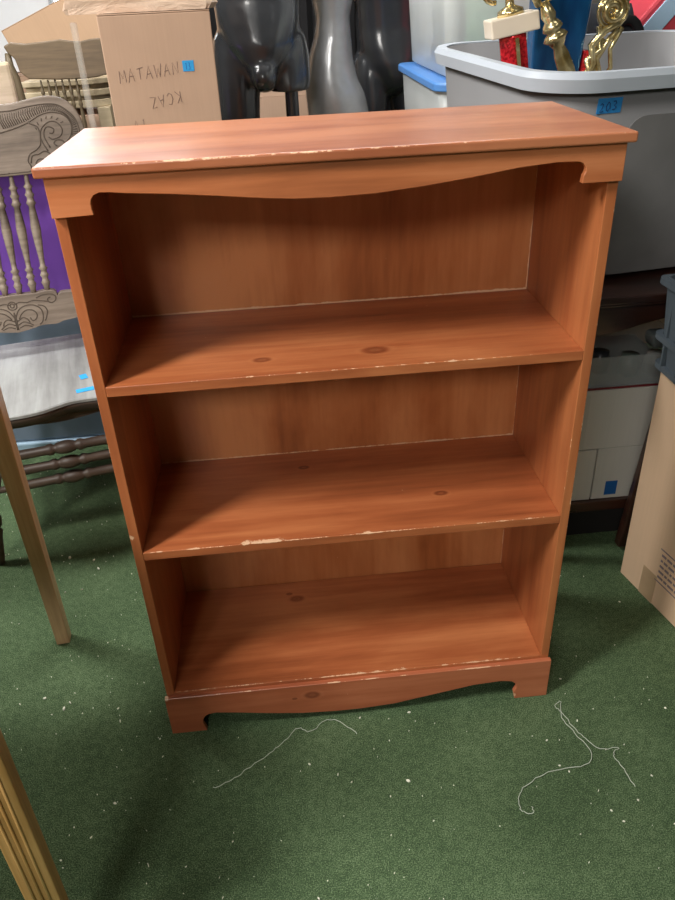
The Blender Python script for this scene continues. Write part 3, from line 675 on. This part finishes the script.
# white cartons on the table's lower shelf
whc = cardboard('white_carton_board', (196, 194, 186), .04)
def wcarton(label, x0, x1, z0, z1):
    t = thing('white_carton', label, 'box', ((x0+x1)/2, .66, z0), 0)
    obj('carton', B(-(x1-x0)/2, (x1-x0)/2, -.16, .16, 0, z1-z0), whc, t, bevel=.0015)
    return t
a = wcarton('white carton at lower left of the three under the dark table', .88, 1.079, .134, .290)
b = wcarton('white carton with blue tape scrap, lower right under the dark table', 1.083, 1.30, .134, .292)
obj('tape_scrap', B(-.075, -.043, -.1612, -.1602, .012, .055, M=Matrix.Rotation(.0, 4, 'Y')), plain('dark_blue_tape', (24, 92, 160), .6), b)
c = wcarton('wide white carton lying across the two lower white cartons', .90, 1.29, .293, .462)
obj('label_flap', B(-.19, -.055, -.1612, -.1601, .006, .158), cardboard('white_flap_board', (188, 186, 178), .03), c)
# clear tray full of odds and ends
t = thing('clear_tray', 'clear plastic tray of small parts on the wide white carton', 'tray', (1.095, .66, .4635))
bm = bmesh.new(); lp = lambda hx, hy, z: [(x, y, z) for x, y in rrect(0, 0, hx, hy, .012, 3)]
skin_rings(bm, [lp(.19, .15, 0), lp(.197, .157, .085), lp(.194, .154, .085), lp(.187, .147, .003)], (True, True)); obj('tray', bm, clear('clear_tray_plastic', (.5, .55, .55, 1), .12, .32), t)
obj('red_trim', B(-.197, .197, -.1585, -.1565, 0, .005), plain('dark_red_trim', (110, 26, 34), .5), t)
random.seed(11)
for k, (lab, col) in enumerate((('amber glass pot in the clear tray', (150, 96, 60)), ('dark round jar in the clear tray', (48, 50, 54)), ('pale round jar in the clear tray', (150, 150, 146)), ('dull red pot in the clear tray', (110, 56, 56)), ('grey green pot in the clear tray', (96, 108, 100)))):
    bm = bmesh.new(); x = (-.13, -.065, .0, .065, .13)[(k*2) % 5]; lathe(bm, [(0, .022), (.1, .026), (.7, .026), (.8, .020), (1, .021)], (x, -.09+.03*(k % 2), 0), (x, -.09+.03*(k % 2), .055), 16)
    o = obj('jar', bm, plain('jar_%s' % ('abcde'[k]), col, .3), smooth=True); o.location = (1.095, .66, .4670); tag(o, lab, 'jar', 'jars in the clear tray')
# grey cap lying on the tray
bm = bmesh.new(); skin_rings(bm, [[(x*s-.01*z/.03, y*s, z) for x, y in rrect(0, 0, .028, .025, .008)] for z, s in ((0, 1), (.012, 1.0), (.028, .85), (.034, .6))], (True, True))
o = obj('grey_cap', bm, plain('grey_cap_cloth', (96, 104, 104), .6), smooth=True); o.location = (1.225, .56, .549); tag(o, 'small grey rounded cap resting on the clear tray', 'cap')

# big cardboard box at the right edge and a grey crate on it
t = thing('cardboard_box', 'tall tan cardboard box with faint printed stamp at the right edge', 'box', (1.123, .353, 0), math.radians(-77.7))
# local x runs along the visible face (towards the camera), local y away from the bookcase
bigm = cardboard('big_carton_board', (220, 188, 156), .05)
obj('carton', B(0, .46, 0, .40, 0, .588), bigm, t, bevel=.002)
bm = bmesh.new(); box(bm, 0, .46, 0, .198, .5884, .592); box(bm, 0, .46, .202, .40, .5884, .592); obj('flap', bm, bigm, t)
bm = bmesh.new(); random.seed(5)
for r_ in range(5):
    z = .150-.016*r_; x = .125
    while x < .25:
        l = random.uniform(.006, .02); box(bm, x, x+l, -.0008, .0, z, z+.006); x += l+.004
box(bm, .118, .26, -.0008, 0, .166, .169); box(bm, .118, .26, -.0008, 0, .074, .077)
obj('printed_stamp', bm, plain('stamp_ink', (132, 116, 122), .8), t)
obj('packing_tape', B(.075, .125, -.0007, 0, .0, .085), plain('packing_tape', (182, 154, 122), .3), t)
crm = plain('slate_crate_plastic', (86, 96, 104), .5)
t = thing('plastic_crate', 'slate grey ribbed plastic crate on the tall cardboard box', 'crate', (1.100, .372, .593), math.radians(-89))
bm = bmesh.new()
loops = [[(x+.205, y+.165, z) for x, y in rrect(0, 0, hx, hy, .02, 3)] for z, hx, hy in ((0, .19, .15), (.20, .205, .165), (.20, .201, .161), (.006, .186, .146))]
skin_rings(bm, loops, (True, True)); obj('body', bm, crm, t)
bm = bmesh.new()
for z, o_ in ((.0, .190), (.065, .197), (.185, .205)):
    L = [[(x+.205, y+.165, zz) for x, y in rrect(0, 0, o_+a, o_-.04+a, .02, 3)] for zz, a in ((z, 0), (z, .010), (z+.012, .010), (z+.012, 0))]
    skin_rings(bm, L)
for k in range(6):
    x = .04+k*.065; box(bm, x, x+.006, .004, .018, .0, .19)
obj('rib', bm, crm, t)

# things beyond the tote at the top right
redp = plain('pinkish_red_plastic', (214, 74, 88), .4, var=.05); pb = plain('pale_blue_plastic', (176, 206, 232), .35, var=.03)
t = thing('toy_slide', 'red and pale blue slanted plastic toy panel behind the grey tote', 'toy', (1.599, 1.80, 1.145), 0, None, (0, .73, 0))
obj('panel', B(-.024, .28, 0, .22, -.20, .30), redp, t, bevel=.012)
obj('blue_band', B(.0, .062, -.006, -.0003, -.19, .29), pb, t, bevel=.003)
N = NT('yellow_check_tape', .5); ck = N.n('ShaderNodeTexChecker'); N.plug(ck.inputs['Vector'], N.tc); ck.inputs['Scale'].default_value = 40; ck.inputs[1].default_value = lin(236, 206, 60); ck.inputs[2].default_value = lin(70, 60, 30); N.col(ck.outputs[0])
obj('checked_tape', B(.02, .10, -.004, -.0005, -.012, .012, M=Matrix.Translation((.075, 0, -.03))@Matrix.Rotation(-1.3, 4, 'Y')), N.m, t)
carton('cardboard_box', 'cardboard box supporting the red toy panel behind the tote', (1.78, 1.94, 0), .36, .40, .77, cb)
t = thing('backpack', 'dark grey bag with black looped strap and red side behind the grey tote', 'bag', (1.375, 1.50, .72))
dg_ = plain('dark_grey_nylon', (58, 62, 70), .6); 
bm = bmesh.new(); skin_rings(bm, [[(x, y, z) for x, y in rrect(0, 0, hx, .10, .035)] for z, hx in ((0, .065), (.1, .075), (.35, .072), (.49, .060), (.54, .04))], (True, True)); obj('body', bm, dg_, t, True)
obj('red_side', B(.02, .055, -.112, -.09, .28, .46), plain('crimson_nylon', (176, 30, 54), .5), t, bevel=.01)
bm = bmesh.new(); tube(bm, [(.015+.055*math.cos(a), -.12, .40+.10*math.sin(a)) for a in [k*PI/12 for k in range(13)]], .014, 8, .5, (0, -1, 0)); obj('strap', bm, plain('black_strap', (20, 20, 22), .5), t, True)
carton('cardboard_box', 'cardboard box under the dark grey bag', (1.395, 1.50, 0), .18, .26, .71, cb)

# ------------------------------------------------------------------ tapered-leg table at the left (its top lies outside the photo)
lw0 = wood('plain_leg_wood', (150, 116, 84), (188, 154, 116), (214, 184, 146), axis=2, rough=.4, coat=.3, across=20, pale=(210, 180, 140))
lw = wood('honey_leg_wood', (140, 98, 50), (188, 142, 82), (222, 180, 118), axis=2, rough=.35, coat=.35, across=26, pale=(210, 180, 140))
t = thing('wooden_table', 'light brown wooden table with square tapered legs at the left edge', 'table', (-.311, .285, 0), 0)
ang = math.atan2(-.78, .205)
def tleg(p, w0, w1, rz, h=.70, mt_=None, reed=True):
    bm = bmesh.new(); vs = box(bm, 0, 1, 0, 1, 0, h)
    for v in vs:
        s = w0 if v.co.z < h/2 else w1
        v.co.x *= s; v.co.y *= s
    # shallow reeding grooves along the front face
    o_ = obj('leg', bm, mt_ or lw, t, bevel=.002); o_.location = p; o_.rotation_euler = (0, 0, rz)
    if not reed: return o_
    bm = bmesh.new()
    for f in (.28, .5, .72):
        tube(bm, [(w0*f, -.0005, .02), (w1*f, -.0005, h-.01)], .0022, 6)
    obj('reeding', bm, lw, o_, True); return o_
tleg((0, 0, 0), .031, .041, .10, mt_=lw0, reed=False)
tleg((.184, -.755, 0), .040, .046, .28)
tleg((-.62, -.10, 0), .031, .041, 0, mt_=lw0, reed=False)
tleg((-.45, -.86, 0), .036, .050, -.35)
d = Vector((.168, -.742)); nrm = Vector((d.y, -d.x)).normalized()  # towards the left
def strip(a, b, wd, z0, z1):
    a = Vector(a); b = Vector(b); u = (b-a).normalized(); v = Vector((u.y, -u.x))*wd
    return [(a.x, a.y), (b.x, b.y), (b.x+v.x, b.y+v.y), (a.x+v.x, a.y+v.y)]
bm = bmesh.new()
prism(bm, [(-.01, .03), (.17, -.73), (-.44, -.85), (-.62, -.08)], .7005, .735, 'xy'); obj('apron', bm, lw, t)
bm = bmesh.new(); prism(bm, [(.045, .065), (.240, -.775), (-.48, -.92), (-.69, -.07)], .735, .755, 'xy'); obj('tabletop', bm, wood('honey_tabletop_wood', (140, 100, 56), (180, 138, 84), (212, 172, 116), axis=1, rough=.4, coat=.2, across=12), t, bevel=.004)

# ------------------------------------------------------------------ threads and lint on the carpet
thm = plain('pale_thread', (190, 200, 184), .9)
def smoothline(pts, z=.0035, n=5):
    P = [Vector((x, y, z)) for x, y in pts]; out = []
    for i in range(len(P)-1):
        p0, p1, p2, p3 = P[max(i-1, 0)], P[i], P[i+1], P[min(i+2, len(P)-1)]
        for k in range(n):
            s = k/n; q = .5*((2*p1)+(p2-p0)*s+(2*p0-5*p1+4*p2-p3)*s*s+(3*p1-p0-3*p2+p3)*s**3)
            q += Vector((random.uniform(-.002, .002), random.uniform(-.002, .002), 0)); out.append(q)
    return out+[P[-1]]
bm = bmesh.new(); tube(bm, smoothline([(.088, -.151), (.115, -.142), (.141, -.126), (.171, -.107), (.201, -.087), (.233, -.06), (.261, -.031), (.286, -.044), (.319, -.02), (.351, -.027), (.383, -.061)]), .00075, 5)
tag(obj('thread', bm, thm), 'single pale thread lying on carpet in front of the bookcase', 'thread')
bm = bmesh.new()
tube(bm, smoothline([(.819, -.058), (.81, -.045), (.827, -.035), (.815, -.075), (.828, -.117), (.843, -.159), (.828, -.187), (.780, -.190), (.737, -.199), (.691, -.219), (.67, -.244), (.67, -.268), (.688, -.275), (.69, -.262)]), .00075, 5)
tube(bm, smoothline([(.819, -.058), (.830, -.10), (.844, -.131), (.864, -.157), (.902, -.160), (.885, -.172), (.891, -.206), (.897, -.246)], z=.0045), .00075, 5)
tag(obj('thread', bm, thm), 'tangled branching pale thread on carpet right of the bookcase foot', 'thread')
bm = bmesh.new(); random.seed(21)
def fleck(x, y, s):
    n = 6; a0 = 0; el = random.uniform(.3, .8); th_ = random.uniform(0, PI)
    ring = []
    for k in range(n):
        a = a0+2*PI*k/n; px, py = s*1.2*math.cos(a)*random.uniform(.6, 1.1), s*el*math.sin(a)*random.uniform(.6, 1.1); ring.append((x+px*math.cos(th_)-py*math.sin(th_), y+px*math.sin(th_)+py*math.cos(th_)))
    A = [bm.verts.new((p[0], p[1], .0015)) for p in ring]; Bv = [bm.verts.new((p[0]*.9+x*.1, p[1]*.9+y*.1, .0035+s*.15)) for p in ring]
    bm.faces.new(A[::-1]); bm.faces.new(Bv)
    for k in range(n): bm.faces.new((A[k], A[(k+1) % n], Bv[(k+1) % n], Bv[k]))
for k in range(900):
    x = random.uniform(-1.0, 1.3); y = random.uniform(-.55, 1.1)
    if (-.01 < x < .81 and -.02 < y < .34) or (x > .78 and y > .38) or (x > 1.08 and y > -.1) or (-.33 < x < -.26 and .26 < y < .34): continue
    fleck(x, y, random.choice((.0008, .001, .0012, .0015, .0018, .0024)))
for x, y, s in ((-.24, .10, .0045), (-.25, .085, .005), (-.13, .07, .0035), (-.12, .035, .004), (-.10, -.16, .004), (-.30, .12, .004), (.28, -.12, .003), (.335, -.15, .003), (.36, -.17, .0025), (.47, -.18, .004), (.5, -.02, .003), (-.26, .56, .006), (-.35, .62, .006), (-.28, .6, .005), (-.02, -.29, .004)):
    fleck(x, y, s)
o = obj('lint', bm, plain('lint_white', (240, 240, 222), .9)); o['kind'] = 'stuff'; o['label'] = 'white lint flecks and crumbs scattered on the green carpet'; o['category'] = 'lint'
